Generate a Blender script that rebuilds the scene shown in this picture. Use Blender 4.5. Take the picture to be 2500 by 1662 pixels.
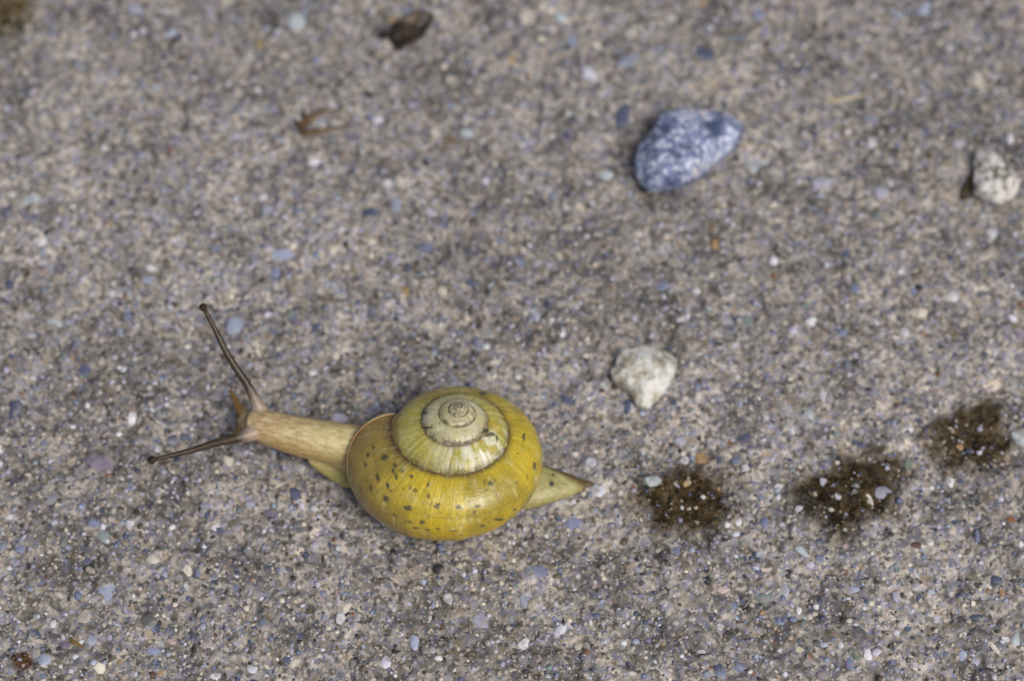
import bpy, bmesh, math, random
import numpy as np
from mathutils import Vector, Matrix
from mathutils.bvhtree import BVHTree

for o in list(bpy.data.objects):
    bpy.data.objects.remove(o)
scene = bpy.context.scene
COL = scene.collection
MM = 0.001                       # the whole place is worked out in millimetres, stored in metres

# ------------------------------------------------------------------ camera
PITCH = math.radians(28.0)       # camera axis away from straight down
DIST = 330.0                     # mm, lens to the ground at the picture's centre
LENS = 120.0
SW = 36.0
PW, PH = 2500.0, 1662.0
cam_pos = Vector((0, -math.sin(PITCH) * DIST, math.cos(PITCH) * DIST))
cam_right = Vector((1, 0, 0))
cam_fwd = (-cam_pos).normalized()
cam_up = cam_right.cross(cam_fwd)


def ray(px, py):
    x = (px - PW / 2) / PW * SW
    y = -(py - PH / 2) / PW * SW
    return (cam_fwd * LENS + cam_right * x + cam_up * y).normalized()


def P(px, py, z=0.0):
    """the point (mm) at height z that the pixel looks at"""
    d = ray(px, py)
    return cam_pos + d * ((z - cam_pos.z) / d.z)


cd = bpy.data.cameras.new('camera')
cam = bpy.data.objects.new('camera', cd)
COL.objects.link(cam)
cam.location = cam_pos * MM
cam.rotation_euler = (PITCH, 0, 0)
cd.lens = LENS
cd.sensor_width = SW
cd.clip_start = 0.005
cd.clip_end = 50
cd.dof.use_dof = True
cd.dof.focus_distance = (P(1090, 1120, 10.0) - cam_pos).dot(cam_fwd) * MM
cd.dof.aperture_fstop = 16.5
cd.dof.aperture_blades = 0
scene.camera = cam

# ------------------------------------------------------------------ light: bright overcast
SUN_AZ = math.radians(-50)       # where the light comes from, seen from above, from +x towards +y
SUN_EL = math.radians(57)
world = bpy.data.worlds.new('World')
scene.world = world
world.use_nodes = True
wn = world.node_tree
wn.nodes.clear()
sky = wn.nodes.new('ShaderNodeTexSky')
sky.sky_type = 'NISHITA'
sky.sun_disc = False
sky.sun_elevation = SUN_EL
sky.sun_rotation = math.pi / 2 - SUN_AZ
sky.air_density = 1.0
sky.dust_density = 6.0
sky.ozone_density = 1.0
bg = wn.nodes.new('ShaderNodeBackground')
bg.inputs['Strength'].default_value = 0.07
wo = wn.nodes.new('ShaderNodeOutputWorld')
wn.links.new(sky.outputs[0], bg.inputs['Color'])
wn.links.new(bg.outputs[0], wo.inputs['Surface'])

sd = bpy.data.lights.new('sun', 'SUN')
sd.energy = 2.0
sd.angle = math.radians(26)
sd.color = (1.0, 0.978, 0.95)
sun = bpy.data.objects.new('sun', sd)
COL.objects.link(sun)
sdir = Vector((math.cos(SUN_EL) * math.cos(SUN_AZ), math.cos(SUN_EL) * math.sin(SUN_AZ), math.sin(SUN_EL)))
sun.rotation_euler = sdir.to_track_quat('Z', 'Y').to_euler()
sun.location = sdir * 2

scene.view_settings.view_transform = 'Standard'
scene.view_settings.look = 'None'
scene.view_settings.gamma = 1.0
scene.view_settings.use_curve_mapping = False
scene.view_settings.exposure = 0.03
scene.render.engine = 'CYCLES'

# ------------------------------------------------------------------ helpers
rng = np.random.default_rng(7)
random.seed(7)


def _hash(ix, iy, iz, seed):
    h = (ix * 374761393 + iy * 668265263 + iz * 2147483647 + seed * 1442695041) & 0xFFFFFFFF
    h = ((h ^ (h >> 13)) * 1274126177) & 0xFFFFFFFF
    h = ((h ^ (h >> 16)) * 2246822519) & 0xFFFFFFFF
    return ((h ^ (h >> 15)) & 0xFFFF) / 65535.0


def vnoise(p, seed=0):
    """smooth value noise 0..1, p is (n,3)"""
    p = np.asarray(p, dtype=np.float64)
    i = np.floor(p).astype(np.int64)
    f = p - i
    f = f * f * f * (f * (f * 6 - 15) + 10)
    r = 0
    for dx in (0, 1):
        wx = f[:, 0] if dx else 1 - f[:, 0]
        for dy in (0, 1):
            wy = f[:, 1] if dy else 1 - f[:, 1]
            for dz in (0, 1):
                wz = f[:, 2] if dz else 1 - f[:, 2]
                r = r + wx * wy * wz * _hash(i[:, 0] + dx, i[:, 1] + dy, i[:, 2] + dz, seed)
    return r


def fbm(p, octaves=3, seed=0, gain=0.5):
    p = np.asarray(p, dtype=np.float64)
    a, s, t = 1.0, 0.0, 0.0
    for k in range(octaves):
        s = s + a * vnoise(p * (2.03 ** k) + 17.3 * k, seed + k)
        t += a
        a *= gain
    return s / t


def sstep(a, b, x):
    t = np.clip((x - a) / (b - a), 0, 1)
    return t * t * (3 - 2 * t)


def lerp(a, b, t):
    t = np.asarray(t)[:, None]
    return a * (1 - t) + b * t


def mesh_from(name, verts_mm, faces, smooth=True):
    """verts (n,3) in mm, faces (m,k) array of one size"""
    v = np.asarray(verts_mm, dtype=np.float32) * MM
    f = np.asarray(faces, dtype=np.int32)
    me = bpy.data.meshes.new(name)
    me.vertices.add(len(v))
    me.vertices.foreach_set('co', v.ravel())
    k = f.shape[1]
    me.loops.add(f.size)
    me.loops.foreach_set('vertex_index', f.ravel())
    me.polygons.add(len(f))
    me.polygons.foreach_set('loop_start', np.arange(len(f), dtype=np.int32) * k)
    me.polygons.foreach_set('use_smooth', np.full(len(f), smooth))
    me.update(calc_edges=True)
    return me


def set_col(me, col, name='Col'):
    a = me.attributes.new(name, 'FLOAT_COLOR', 'POINT')
    c = np.ones((len(col), 4), dtype=np.float32)
    c[:, :3] = col
    a.data.foreach_set('color', c.ravel())


def set_float(me, val, name):
    a = me.attributes.new(name, 'FLOAT', 'POINT')
    a.data.foreach_set('value', np.asarray(val, dtype=np.float32))


def link(name, me, mat, parent=None):
    o = bpy.data.objects.new(name, me)
    COL.objects.link(o)
    if mat and not me.materials:
        me.materials.append(mat)
    if parent:
        o.parent = parent
    return o


def tag(o, label, cat, group=None):
    o['label'] = label
    o['category'] = cat
    if group:
        o['group'] = group
    return o


def grid_faces(nu, nv, close_v=False):
    i = np.arange(nu - 1)[:, None]
    j = np.arange(nv if close_v else nv - 1)[None, :]
    j2 = (j + 1) % nv
    return np.stack([i * nv + j, (i + 1) * nv + j, (i + 1) * nv + j2, i * nv + j2], -1).reshape(-1, 4)


class Mat:
    def __init__(self, name):
        self.m = bpy.data.materials.new(name)
        self.m.use_nodes = True
        self.nt = self.m.node_tree
        self.nt.nodes.clear()
        self.out = self.n('ShaderNodeOutputMaterial')

    def n(self, t, **kw):
        nd = self.nt.nodes.new(t)
        for k, v in kw.items():
            setattr(nd, k, v)
        return nd

    def l(self, a, b):
        self.nt.links.new(a, b)

    def bsdf(self, **kw):
        b = self.n('ShaderNodeBsdfPrincipled')
        for k, v in kw.items():
            b.inputs[k.replace('_', ' ')].default_value = v
        self.l(b.outputs[0], self.out.inputs['Surface'])
        return b

    def noise(self, scale, detail=3, rough=0.55, vec=None, dist=0.0):
        t = self.n('ShaderNodeTexNoise')
        t.inputs['Scale'].default_value = scale
        t.inputs['Detail'].default_value = detail
        t.inputs['Roughness'].default_value = rough
        t.inputs['Distortion'].default_value = dist
        if vec is None:
            vec = self.coord()
        self.l(vec, t.inputs['Vector'])
        return t.outputs['Fac']

    def coord(self, out='Object'):
        if not hasattr(self, '_c'):
            self._c = self.n('ShaderNodeTexCoord')
        return self._c.outputs[out]

    def ramp(self, fac, stops):
        r = self.n('ShaderNodeValToRGB')
        e = r.color_ramp.elements
        while len(e) < len(stops):
            e.new(0.5)
        for el, (p, c) in zip(e, stops):
            el.position = p
            el.color = (*c, 1) if len(c) == 3 else c
        self.l(fac, r.inputs[0])
        return r.outputs[0]

    def mix(self, fac, a, b, blend='MIX'):
        m = self.n('ShaderNodeMix', data_type='RGBA', blend_type=blend)
        for s, v in ((m.inputs[0], fac), (m.inputs[6], a), (m.inputs[7], b)):
            if hasattr(v, 'is_output'):
                self.l(v, s)
            elif isinstance(v, (int, float)):
                s.default_value = v
            else:
                s.default_value = (*v, 1)
        return m.outputs[2]

    def math(self, op, a, b=0.0, clamp=False):
        m = self.n('ShaderNodeMath', operation=op)
        m.use_clamp = clamp
        for s, v in ((m.inputs[0], a), (m.inputs[1], b)):
            if hasattr(v, 'is_output'):
                self.l(v, s)
            else:
                s.default_value = v
        return m.outputs[0]

    def attr(self, name, out='Color'):
        a = self.n('ShaderNodeAttribute', attribute_name=name)
        return a.outputs[out]

    def bump(self, h, dist, strength=1.0):
        b = self.n('ShaderNodeBump')
        b.inputs['Strength'].default_value = strength
        b.inputs['Distance'].default_value = dist
        self.l(h, b.inputs['Height'])
        return b.outputs[0]


# ------------------------------------------------------------------ the ground: weathered concrete
def ground_h(x, y):
    x = np.atleast_1d(np.asarray(x, float))
    y = np.atleast_1d(np.asarray(y, float))
    z = np.zeros_like(x)
    def q(s, ox):
        return np.stack([x / s + ox, y / s + ox * 0.7, z], -1)
    h = (fbm(q(22, 3), 2, 1) - 0.5) * 1.1
    h += (fbm(q(4.5, 8), 2, 3) - 0.5) * 0.55
    n = vnoise(q(1.5, 2), 5)
    h -= 0.42 * sstep(0.60, 0.88, n)                      # pits
    h += (vnoise(q(0.85, 5), 6) - 0.5) * 0.32
    h += (vnoise(q(0.42, 9), 7) - 0.5) * 0.18
    return h


def axis_coords(lo, hi, step):
    core = np.arange(lo, hi + step / 2, step)
    out, d, p = [], step * 2, core[-1]
    while p < hi + 6000:
        p += d
        d *= 1.35
        out.append(p)
    up = np.array(out)
    dn = core[0] - (up - core[-1])
    return np.concatenate([dn[::-1], core, up])


gx = axis_coords(-64, 64, 0.21)
gy = axis_coords(-50, 66, 0.21)
X, Y = np.meshgrid(gx, gy, indexing='ij')
H = ground_h(X.ravel(), Y.ravel())
gv = np.stack([X.ravel(), Y.ravel(), H], -1)
gm = mesh_from('concrete_ground', gv, grid_faces(len(gx), len(gy)))


def gz(x, y):
    return float(ground_h(x, y)[0])


m = Mat('concrete')
def cells(scale):
    v = m.n('ShaderNodeTexVoronoi')
    v.inputs['Scale'].default_value = scale
    w = m.n('ShaderNodeVectorMath', operation='ADD')
    nz_ = m.n('ShaderNodeTexNoise')
    nz_.inputs['Scale'].default_value = scale * 0.9
    m.l(m.coord(), nz_.inputs['Vector'])
    sc_ = m.n('ShaderNodeVectorMath', operation='SCALE')
    sc_.inputs['Scale'].default_value = 0.7 / scale
    m.l(nz_.outputs['Color'], sc_.inputs[0])
    m.l(m.coord(), w.inputs[0])
    m.l(sc_.outputs[0], w.inputs[1])
    m.l(w.outputs[0], v.inputs['Vector'])
    sp_ = m.n('ShaderNodeSeparateColor')
    m.l(v.outputs['Color'], sp_.inputs[0])
    return sp_.outputs[0]


n2 = m.noise(1500, 3, 0.6)
n3 = m.noise(150, 4, 0.62)
n4 = m.noise(36, 2, 0.5)
fine = m.math('ADD', m.math('MULTIPLY', cells(2300), 0.5), m.math('MULTIPLY', n2, 0.5))
c = m.ramp(fine, [(0.18, (0.080, 0.075, 0.069)), (0.37, (0.185, 0.174, 0.160)), (0.53, (0.310, 0.285, 0.258)), (0.74, (0.49, 0.455, 0.415))])
hue = cells(1650)
c = m.mix(m.ramp(hue, [(0.74, (0, 0, 0)), (0.80, (0.55, 0.55, 0.55))]), c, (0.25, 0.26, 0.35))
c = m.mix(m.ramp(hue, [(0.06, (0.5, 0.5, 0.5)), (0.10, (0, 0, 0))]), c, (0.30, 0.24, 0.16))
c2 = m.ramp(cells(1150), [(0.0, (0.55, 0.55, 0.56)), (0.3, (0.85, 0.85, 0.86)), (0.7, (1.0, 0.99, 0.98)), (1.0, (1.25, 1.22, 1.18))])
c = m.mix(0.75, c, c2, 'MULTIPLY')
c3 = m.ramp(n3, [(0.34, (0.50, 0.50, 0.50)), (0.50, (0.98, 0.98, 0.98)), (0.64, (1.34, 1.31, 1.27))])
c = m.mix(0.9, c, c3, 'MULTIPLY')
c = m.mix(0.6, c, m.ramp(cells(430), [(0.0, (0.62, 0.62, 0.63)), (0.4, (0.95, 0.95, 0.95)), (1.0, (1.22, 1.21, 1.19))]), 'MULTIPLY')
c4 = m.ramp(n4, [(0.35, (0.80, 0.80, 0.79)), (0.65, (1.12, 1.12, 1.12))])
c = m.mix(1.0, c, c4, 'MULTIPLY')
b = m.bsdf(Roughness=0.85)
b.inputs['Specular IOR Level'].default_value = 0.35
m.l(c, b.inputs['Base Color'])
m.l(m.bump(m.noise(5200, 3, 0.6), 0.00012, 0.8), b.inputs['Normal'])
CONCRETE = m.m
ground = link('concrete_ground', gm, CONCRETE)
ground['kind'] = 'structure'
ground['label'] = 'rough weathered grey concrete full of sand and small stones'

# ---- sand grains set in the cement (nobody could count them)
ico = bmesh.new()
bmesh.ops.create_icosphere(ico, subdivisions=1, radius=1)
ICO_V = np.array([v.co[:] for v in ico.verts])
ICO_F = np.array([[v.index for v in f.verts] for f in ico.faces])
ico.free()

PAL = {
    'beige': (0.40, 0.34, 0.285), 'sand': (0.50, 0.44, 0.37), 'lav': (0.36, 0.36, 0.47), 'paleblue': (0.31, 0.36, 0.50),
    'blue': (0.17, 0.205, 0.34), 'dkblue': (0.075, 0.095, 0.175), 'dark': (0.06, 0.055, 0.05), 'grey': (0.19, 0.19, 0.19),
    'white': (0.64, 0.64, 0.68), 'cream': (0.66, 0.60, 0.48), 'rust': (0.26, 0.10, 0.04), 'orange': (0.40, 0.24, 0.09),
    'cyan': (0.42, 0.50, 0.54), 'teal': (0.20, 0.26, 0.25), 'purple': (0.20, 0.16, 0.24), 'brown': (0.14, 0.09, 0.05),
    'ochre': (0.40, 0.28, 0.10), 'pink': (0.50, 0.36, 0.34), 'green': (0.12, 0.19, 0.13), 'black': (0.03, 0.032, 0.04),
    'lavwhite': (0.55, 0.55, 0.66), 'yellow': (0.55, 0.52, 0.30), 'dkred': (0.10, 0.05, 0.05), 'dkgrey': (0.10, 0.10, 0.11),
}
PAL = {k: np.array(v) * 0.8 + 0.2 * np.mean(v) for k, v in PAL.items()}
# ---- the stones of the aggregate that can be told apart: (x, y, w, h, angle, colour) in picture pixels
def crop(ox, oy, k, rows):
    return [(ox + r[0] / k, oy + r[1] / k, r[2] / k, r[3] / k, r[4], r[5]) for r in rows]


STONES = []
STONES += crop(0, 0, 1.887, [
    (635, 50, 80, 50, 0, 'paleblue'), (1365, 100, 80, 100, 0, 'cyan'), (800, 145, 85, 30, 25, 'paleblue'), (530, 360, 30, 90, 15, 'lav'),
    (825, 620, 50, 45, 0, 'white'), (1250, 490, 75, 45, 0, 'blue'), (1450, 275, 70, 40, 10, 'blue'), (1205, 897, 70, 60, 0, 'white'),
    (1230, 955, 50, 50, 0, 'paleblue'), (1705, 977, 75, 60, -10, 'dkblue'), (1790, 837, 45, 50, 0, 'white'), (1825, 940, 50, 70, 0, 'paleblue'),
    (1450, 745, 75, 45, 0, 'white'), (130, 920, 105, 45, 20, 'cyan'), (130, 995, 70, 45, 0, 'dkblue'), (305, 1035, 55, 90, -8, 'lav'),
    (185, 1118, 80, 50, 0, 'white'), (265, 1120, 50, 35, 0, 'lav'), (760, 1005, 55, 45, -30, 'blue'), (380, 980, 35, 40, 0, 'lavwhite'),
    (1310, 1160, 130, 75, 0, 'paleblue'), (1000, 1145, 55, 40, 0, 'blue'), (690, 1225, 60, 45, 0, 'white'), (685, 1280, 60, 50, 0, 'paleblue'),
    (1265, 1255, 45, 60, 0, 'blue'), (1710, 1420, 60, 60, 0, 'dkblue'), (1645, 1385, 40, 50, 0, 'dkblue'), (2035, 1345, 50, 40, 0, 'cream'),
    (2080, 470, 60, 45, 0, 'blue'), (2150, 610, 70, 50, 0, 'cyan'), (1875, 1330, 60, 50, 0, 'ochre'), (40, 1310, 50, 50, 0, 'dkblue'),
    (240, 1480, 75, 55, 0, 'cyan'), (140, 1545, 80, 50, 0, 'white'), (1075, 1490, 80, 90, 0, 'paleblue'), (590, 1450, 50, 45, 0, 'blue'),
    (520, 1340, 40, 50, 0, 'white'), (50, 880, 40, 45, 0, 'white'), (1880, 45, 60, 45, 0, 'blue'), (2240, 830, 40, 50, 0, 'lavwhite'),
    (1980, 970, 50, 40, 0, 'lav'), (2305, 1100, 50, 40, 0, 'blue'), (1185, 420, 35, 50, 0, 'white'), (75, 400, 110, 60, 30, 'dkgrey'),
    (2070, 640, 70, 50, 0, 'brown'), (785, 690, 34, 34, 0, 'rust'), (1190, 190, 50, 60, 0, 'ochre'), (2352, 280, 55, 50, 0, 'orange')])
STONES += crop(1250, 0, 1.887, [
    (895, 255, 110, 75, -15, 'dkblue'), (510, 530, 85, 150, -15, 'dkblue'), (365, 340, 80, 80, 0, 'lavwhite'), (540, 280, 120, 60, 20, 'paleblue'),
    (1630, 555, 90, 60, 0, 'blue'), (1415, 850, 110, 90, 10, 'lav'), (1695, 885, 75, 70, 0, 'lav'), (1130, 770, 130, 70, 15, 'cyan'),
    (440, 800, 80, 50, 0, 'cyan'), (190, 885, 60, 45, 0, 'blue'), (30, 1200, 75, 70, 0, 'blue'), (175, 1395, 65, 60, 0, 'dkblue'),
    (945, 1125, 50, 45, 0, 'orange'), (1225, 1020, 50, 35, 0, 'cream'), (1205, 1200, 40, 50, 0, 'white'), (700, 1315, 60, 50, 0, 'blue'),
    (1580, 1325, 60, 55, 0, 'blue'), (1540, 1165, 55, 60, 0, 'dkblue'), (1780, 1300, 55, 60, 0, 'purple'), (1870, 1335, 50, 40, 0, 'black'),
    (135, 1300, 65, 45, 0, 'dark'), (2150, 495, 110, 45, -5, 'dkgrey'), (1665, 660, 50, 45, 0, 'white'), (1805, 770, 40, 45, 0, 'cream'),
    (1755, 735, 50, 80, -20, 'lavwhite'), (2060, 665, 50, 45, 0, 'lavwhite'), (1130, 75, 60, 70, 0, 'blue'), (1170, 155, 50, 70, -15, 'blue'),
    (1900, 45, 80, 90, 0, 'paleblue'), (1775, 75, 60, 50, 0, 'paleblue'), (270, 175, 60, 80, 0, 'blue'), (2295, 640, 32, 60, 0, 'white'),
    (2220, 1075, 70, 60, 0, 'white'), (2180, 1180, 80, 60, 0, 'sand'), (1870, 1430, 80, 60, 0, 'cream'), (1380, 1475, 50, 45, 0, 'white'),
    (1080, 1470, 60, 60, 0, 'teal'), (1810, 1525, 40, 40, 0, 'white'), (1525, 1530, 60, 60, 0, 'blue'), (110, 1465, 50, 60, 0, 'lav'),
    (1905, 600, 60, 50, 0, 'dkblue'), (2330, 1540, 50, 50, 0, 'purple'), (920, 1040, 80, 50, 15, 'brown'), (75, 75, 150, 110, 0, 'sand')])
STONES += crop(0, 1200, 2.949, [
    (400, 55, 190, 100, 15, 'paleblue'), (770, 705, 110, 150, -10, 'paleblue'), (320, 1205, 90, 100, 0, 'paleblue'), (615, 505, 90, 65, 15, 'dkblue'),
    (1330, 575, 130, 105, 25, 'cream'), (245, 1035, 105, 55, -30, 'dkblue'), (185, 1130, 90, 50, -5, 'blue'), (1095, 1145, 110, 60, 0, 'blue'),
    (2140, 1030, 110, 70, 15, 'dkblue'), (1550, 1310, 80, 80, 0, 'white'), (670, 230, 80, 60, 0, 'blue'), (150, 415, 70, 60, 15, 'blue'),
    (490, 410, 50, 80, 15, 'paleblue'), (110, 515, 110, 60, 10, 'lav'), (20, 400, 60, 60, 0, 'blue'), (1490, 170, 55, 55, 0, 'dkblue'),
    (1495, 105, 100, 50, 0, 'lav'), (1800, 100, 80, 50, 0, 'lav'), (1950, 160, 80, 50, 0, 'purple'), (1550, 270, 70, 60, 0, 'white'),
    (740, 320, 90, 120, 0, 'teal'), (1890, 945, 45, 60, 0, 'blue'), (1385, 1035, 40, 60, 0, 'dkblue'), (2270, 400, 90, 80, 30, 'lavwhite'),
    (2330, 740, 60, 50, 0, 'blue'), (1080, 100, 70, 40, 5, 'black'), (1885, 650, 80, 50, 0, 'dkgrey'), (1070, 930, 120, 80, 0, 'dkgrey'),
    (1345, 685, 40, 40, 0, 'white'), (1155, 1310, 42, 46, 0, 'orange'), (715, 1270, 80, 80, 0, 'cream'), (385, 955, 45, 60, 0, 'white'),
    (610, 890, 90, 120, -30, 'sand'), (2060, 1210, 60, 60, 0, 'dkblue'), (1240, 1080, 80, 32, -20, 'pink'), (1690, 690, 60, 50, 0, 'blue'),
    (310, 1335, 60, 50, 0, 'blue'), (470, 1100, 80, 70, 0, 'purple'), (1430, 590, 40, 60, 0, 'blue'), (860, 40, 60, 50, 0, 'lav'),
    (290, 655, 50, 35, 0, 'blue'), (70, 185, 42, 42, 0, 'white'), (2340, 890, 50, 50, 0, 'lav'), (1815, 1275, 80, 50, 0, 'lavwhite')])
STONES += crop(1700, 1250, 2.949, [
    (490, 70, 70, 70, 0, 'blue'), (890, 225, 70, 75, 0, 'dkblue'), (890, 330, 60, 70, -15, 'blue'), (755, 280, 120, 45, -42, 'cyan'),
    (465, 315, 65, 70, 0, 'cyan'), (820, 375, 60, 50, 0, 'lavwhite'), (435, 435, 60, 40, 20, 'dkblue'), (625, 560, 80, 85, 0, 'paleblue'),
    (1120, 545, 95, 60, 0, 'paleblue'), (1440, 610, 65, 65, 0, 'lav'), (1605, 605, 50, 65, -20, 'dkblue'), (2160, 485, 100, 60, -5, 'dkblue'),
    (2050, 755, 130, 55, -8, 'dkblue'), (2035, 860, 150, 80, -12, 'dkgrey'), (1165, 870, 140, 120, 30, 'dkgrey'), (735, 695, 50, 55, 0, 'white'),
    (605, 775, 65, 60, 0, 'blue'), (700, 770, 50, 40, 0, 'blue'), (260, 675, 60, 60, 0, 'blue'), (175, 830, 50, 50, 0, 'white'),
    (490, 620, 150, 80, 0, 'teal'), (190, 565, 110, 45, 0, 'pink'), (1865, 75, 90, 70, 20, 'dkblue'), (2010, 80, 65, 50, 0, 'dkblue'),
    (2030, 160, 40, 80, 0, 'blue'), (1780, 240, 70, 60, 0, 'yellow'), (1675, 215, 55, 50, 0, 'white'), (1580, 240, 60, 50, 0, 'dkred'),
    (2270, 25, 80, 60, 0, 'rust'), (2345, 210, 45, 75, -10, 'white'), (280, 165, 100, 80, 10, 'lavwhite'), (300, 65, 60, 60, 0, 'white'),
    (230, 75, 55, 50, 0, 'white'), (1105, 1095, 60, 110, 5, 'blue'), (1240, 1020, 70, 70, 0, 'white'), (1155, 1030, 60, 80, 20, 'green'),
    (810, 1035, 42, 60, 0, 'rust'), (735, 965, 50, 70, 0, 'yellow'), (915, 940, 60, 50, 0, 'paleblue'), (1915, 1050, 70, 100, -20, 'paleblue'),
    (1805, 1010, 65, 60, 0, 'blue'), (2010, 1075, 65, 55, 20, 'lav'), (2225, 910, 70, 70, 0, 'white'), (2300, 910, 70, 90, -15, 'cyan'),
    (2145, 965, 40, 95, 35, 'cream'), (1435, 1130, 65, 50, 0, 'lav'), (305, 1100, 60, 65, 0, 'blue'), (155, 1110, 60, 50, 0, 'dkblue'),
    (30, 990, 70, 50, 10, 'white'), (180, 1160, 90, 50, 0, 'blue'), (745, 1100, 90, 70, 0, 'dkgrey'), (905, 1170, 90, 60, 0, 'purple'),
    (1735, 745, 60, 60, 0, 'lavwhite'), (2100, 560, 40, 40, 0, 'orange'), (2210, 560, 42, 42, 0, 'orange'), (1690, 580, 60, 60, 0, 'cyan')])
STONES += crop(1500, 940, 2.359, [
    (745, 305, 100, 80, 25, 'dkblue'), (1430, 335, 55, 50, 0, 'dkblue'), (1510, 30, 100, 42, -15, 'blue'), (400, 10, 70, 45, -20, 'blue'),
    (75, 120, 45, 85, 0, 'dkblue'), (1120, 170, 60, 60, 30, 'cyan'), (1205, 55, 45, 85, 0, 'white'), (1380, 230, 70, 45, 15, 'cream'),
    (510, 405, 80, 55, 10, 'orange'), (665, 330, 35, 35, 0, 'rust'), (440, 280, 55, 40, 0, 'blue'), (405, 430, 45, 50, 30, 'white'),
    (750, 475, 50, 45, 0, 'white'), (950, 565, 65, 45, 0, 'white'), (845, 630, 45, 40, 0, 'blue'), (865, 790, 55, 60, 0, 'blue'),
    (215, 550, 110, 75, 10, 'cyan'), (1690, 455, 60, 65, 0, 'green'), (1555, 610, 110, 60, 0, 'lav'), (1455, 665, 65, 95, 25, 'cream'),
    (1375, 615, 60, 60, 0, 'black'), (1945, 255, 70, 60, -30, 'cream'), (1985, 350, 45, 45, 0, 'orange'), (2055, 385, 60, 55, 0, 'dkblue'),
    (1940, 550, 50, 55, 0, 'white'), (1995, 555, 40, 40, 0, 'dkblue'), (2330, 290, 70, 120, 30, 'cyan'), (1705, 245, 40, 40, 0, 'white'),
    (600, 420, 50, 45, 30, 'dkblue'), (705, 425, 60, 40, 5, 'blue'), (940, 280, 50, 70, 0, 'lav'), (380, 320, 60, 60, 0, 'lav'),
    (1015, 250, 45, 80, 0, 'lavwhite'), (1205, 560, 45, 50, 0, 'lavwhite'), (1290, 420, 42, 45, 0, 'black'), (1285, 640, 45, 45, 0, 'lavwhite'),
    (625, 650, 60, 45, 0, 'black'), (415, 560, 75, 60, 0, 'ochre')])
STONES += crop(0, 0, 0.9436, [
    (40, 940, 38, 38, 0, 'dkblue'), (195, 848, 26, 38, -10, 'dkblue'), (1305, 920, 32, 32, 0, 'dkblue'), (225, 1065, 70, 55, 0, 'purple'),
    (1230, 1315, 56, 36, 5, 'blue'), (1210, 1382, 28, 28, 0, 'paleblue'), (1107, 1425, 36, 36, 40, 'lav'), (1010, 1312, 28, 20, 0, 'black'),
    (785, 1422, 22, 26, 0, 'white'), (890, 1526, 30, 32, 0, 'lavwhite'), (820, 1526, 26, 26, 0, 'black'), (1290, 1452, 22, 42, -25, 'lavwhite'),
    (1208, 1480, 34, 34, -30, 'white'), (1036, 1373, 24, 28, 0, 'white'), (1320, 1200, 42, 34, 0, 'blue'), (302, 962, 24, 30, 0, 'white'),
    (955, 1475, 26, 34, 0, 'paleblue'), (1380, 1135, 34, 30, 0, 'lavwhite'), (505, 1222, 26, 20, 0, 'dkblue'), (720, 850, 24, 22, 0, 'white'),
    (1105, 790, 28, 24, 0, 'blue'), (1270, 690, 26, 26, 0, 'dkblue'), (1195, 600, 30, 24, 0, 'blue'), (860, 940, 50, 22, 0, 'blue'),
    (780, 960, 38, 26, -15, 'lav'), (680, 1140, 26, 24, 0, 'dkblue'), (300, 1210, 26, 24, 0, 'white'), (525, 1065, 22, 24, 30, 'cream')])
# the rest of the 300 scattered between them
taken = [(s[0], s[1], max(s[2], s[3])) for s in STONES]
fill_k = ['lav', 'paleblue', 'blue', 'dkblue', 'white', 'lavwhite', 'grey', 'dark', 'cream', 'purple', 'sand', 'cyan']
tries = 0
while len(STONES) < 300 and tries < 20000:
    tries += 1
    px, py = random.uniform(10, 2490), random.uniform(10, 1650)
    w = random.uniform(18, 32)
    if any((px - a) ** 2 + (py - bb) ** 2 < (0.6 * (w + ww)) ** 2 for a, bb, ww in taken):
        continue
    if 560 < px < 1330 and 930 < py < 1330:
        continue
    taken.append((px, py, w))
    STONES.append((px, py, w, w * random.uniform(0.5, 1.0), random.uniform(-60, 60), random.choice(fill_k)))
STONES = STONES[:300]

NG = 72000
# view covers more ground far away; spread over the core rectangle
NC = 5200                        # of these are coarser chips
sx = rng.uniform(-62, 62, NG)
sy = rng.uniform(-48, 62, NG)
# a grain never sits in the middle of a stone
keep = np.ones(NG, bool)
for (px, py, w, h, ang_, _c) in STONES:
    q = P(px, py, 0)
    ca_, sa_ = math.cos(math.radians(ang_)), math.sin(math.radians(ang_))
    dx, dy = sx - q.x, sy - q.y
    ex_, ey_ = (dx * ca_ + dy * sa_) / (w * 0.0396 * 0.5), (-dx * sa_ + dy * ca_) / (h * 0.0396 * 0.5 / math.cos(PITCH))
    keep &= (ex_ ** 2 + ey_ ** 2 > 0.8) | (rng.uniform(0, 1, NG) < 0.12)
sx, sy = sx[keep], sy[keep]
NG = len(sx)
size = np.clip(rng.lognormal(math.log(0.20), 0.36, NG), 0.09, 0.5)
kinds = ['beige', 'sand', 'lav', 'paleblue', 'blue', 'dkblue', 'dark', 'grey', 'white', 'cream', 'rust', 'orange', 'purple', 'lavwhite', 'teal', 'brown']
pr = np.array([26, 20, 10, 4, 4, 3, 7, 12, 2, 3, 0.4, 0.25, 2, 4, 2, 4], float)
ki = rng.choice(len(kinds), NG, p=pr / pr.sum())
pc_ = np.array([4, 4, 14, 12, 15, 14, 9, 8, 7, 4, 0.5, 0.6, 4, 9, 3, 3], float)
ki[:NC] = rng.choice(len(kinds), NC, p=pc_ / pc_.sum())
size[:NC] = np.clip(rng.lognormal(math.log(0.34), 0.22, NC), 0.22, 0.55)
gcol = np.array([PAL[k] for k in kinds])[ki] * rng.uniform(0.75, 1.15, (NG, 1)) * np.where((size < 0.22) & ((ki == 8) | (ki == 13) | (ki == 9)), 0.62, 1.0)[:, None] * rng.uniform(0.95, 1.05, (NG, 3))
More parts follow.
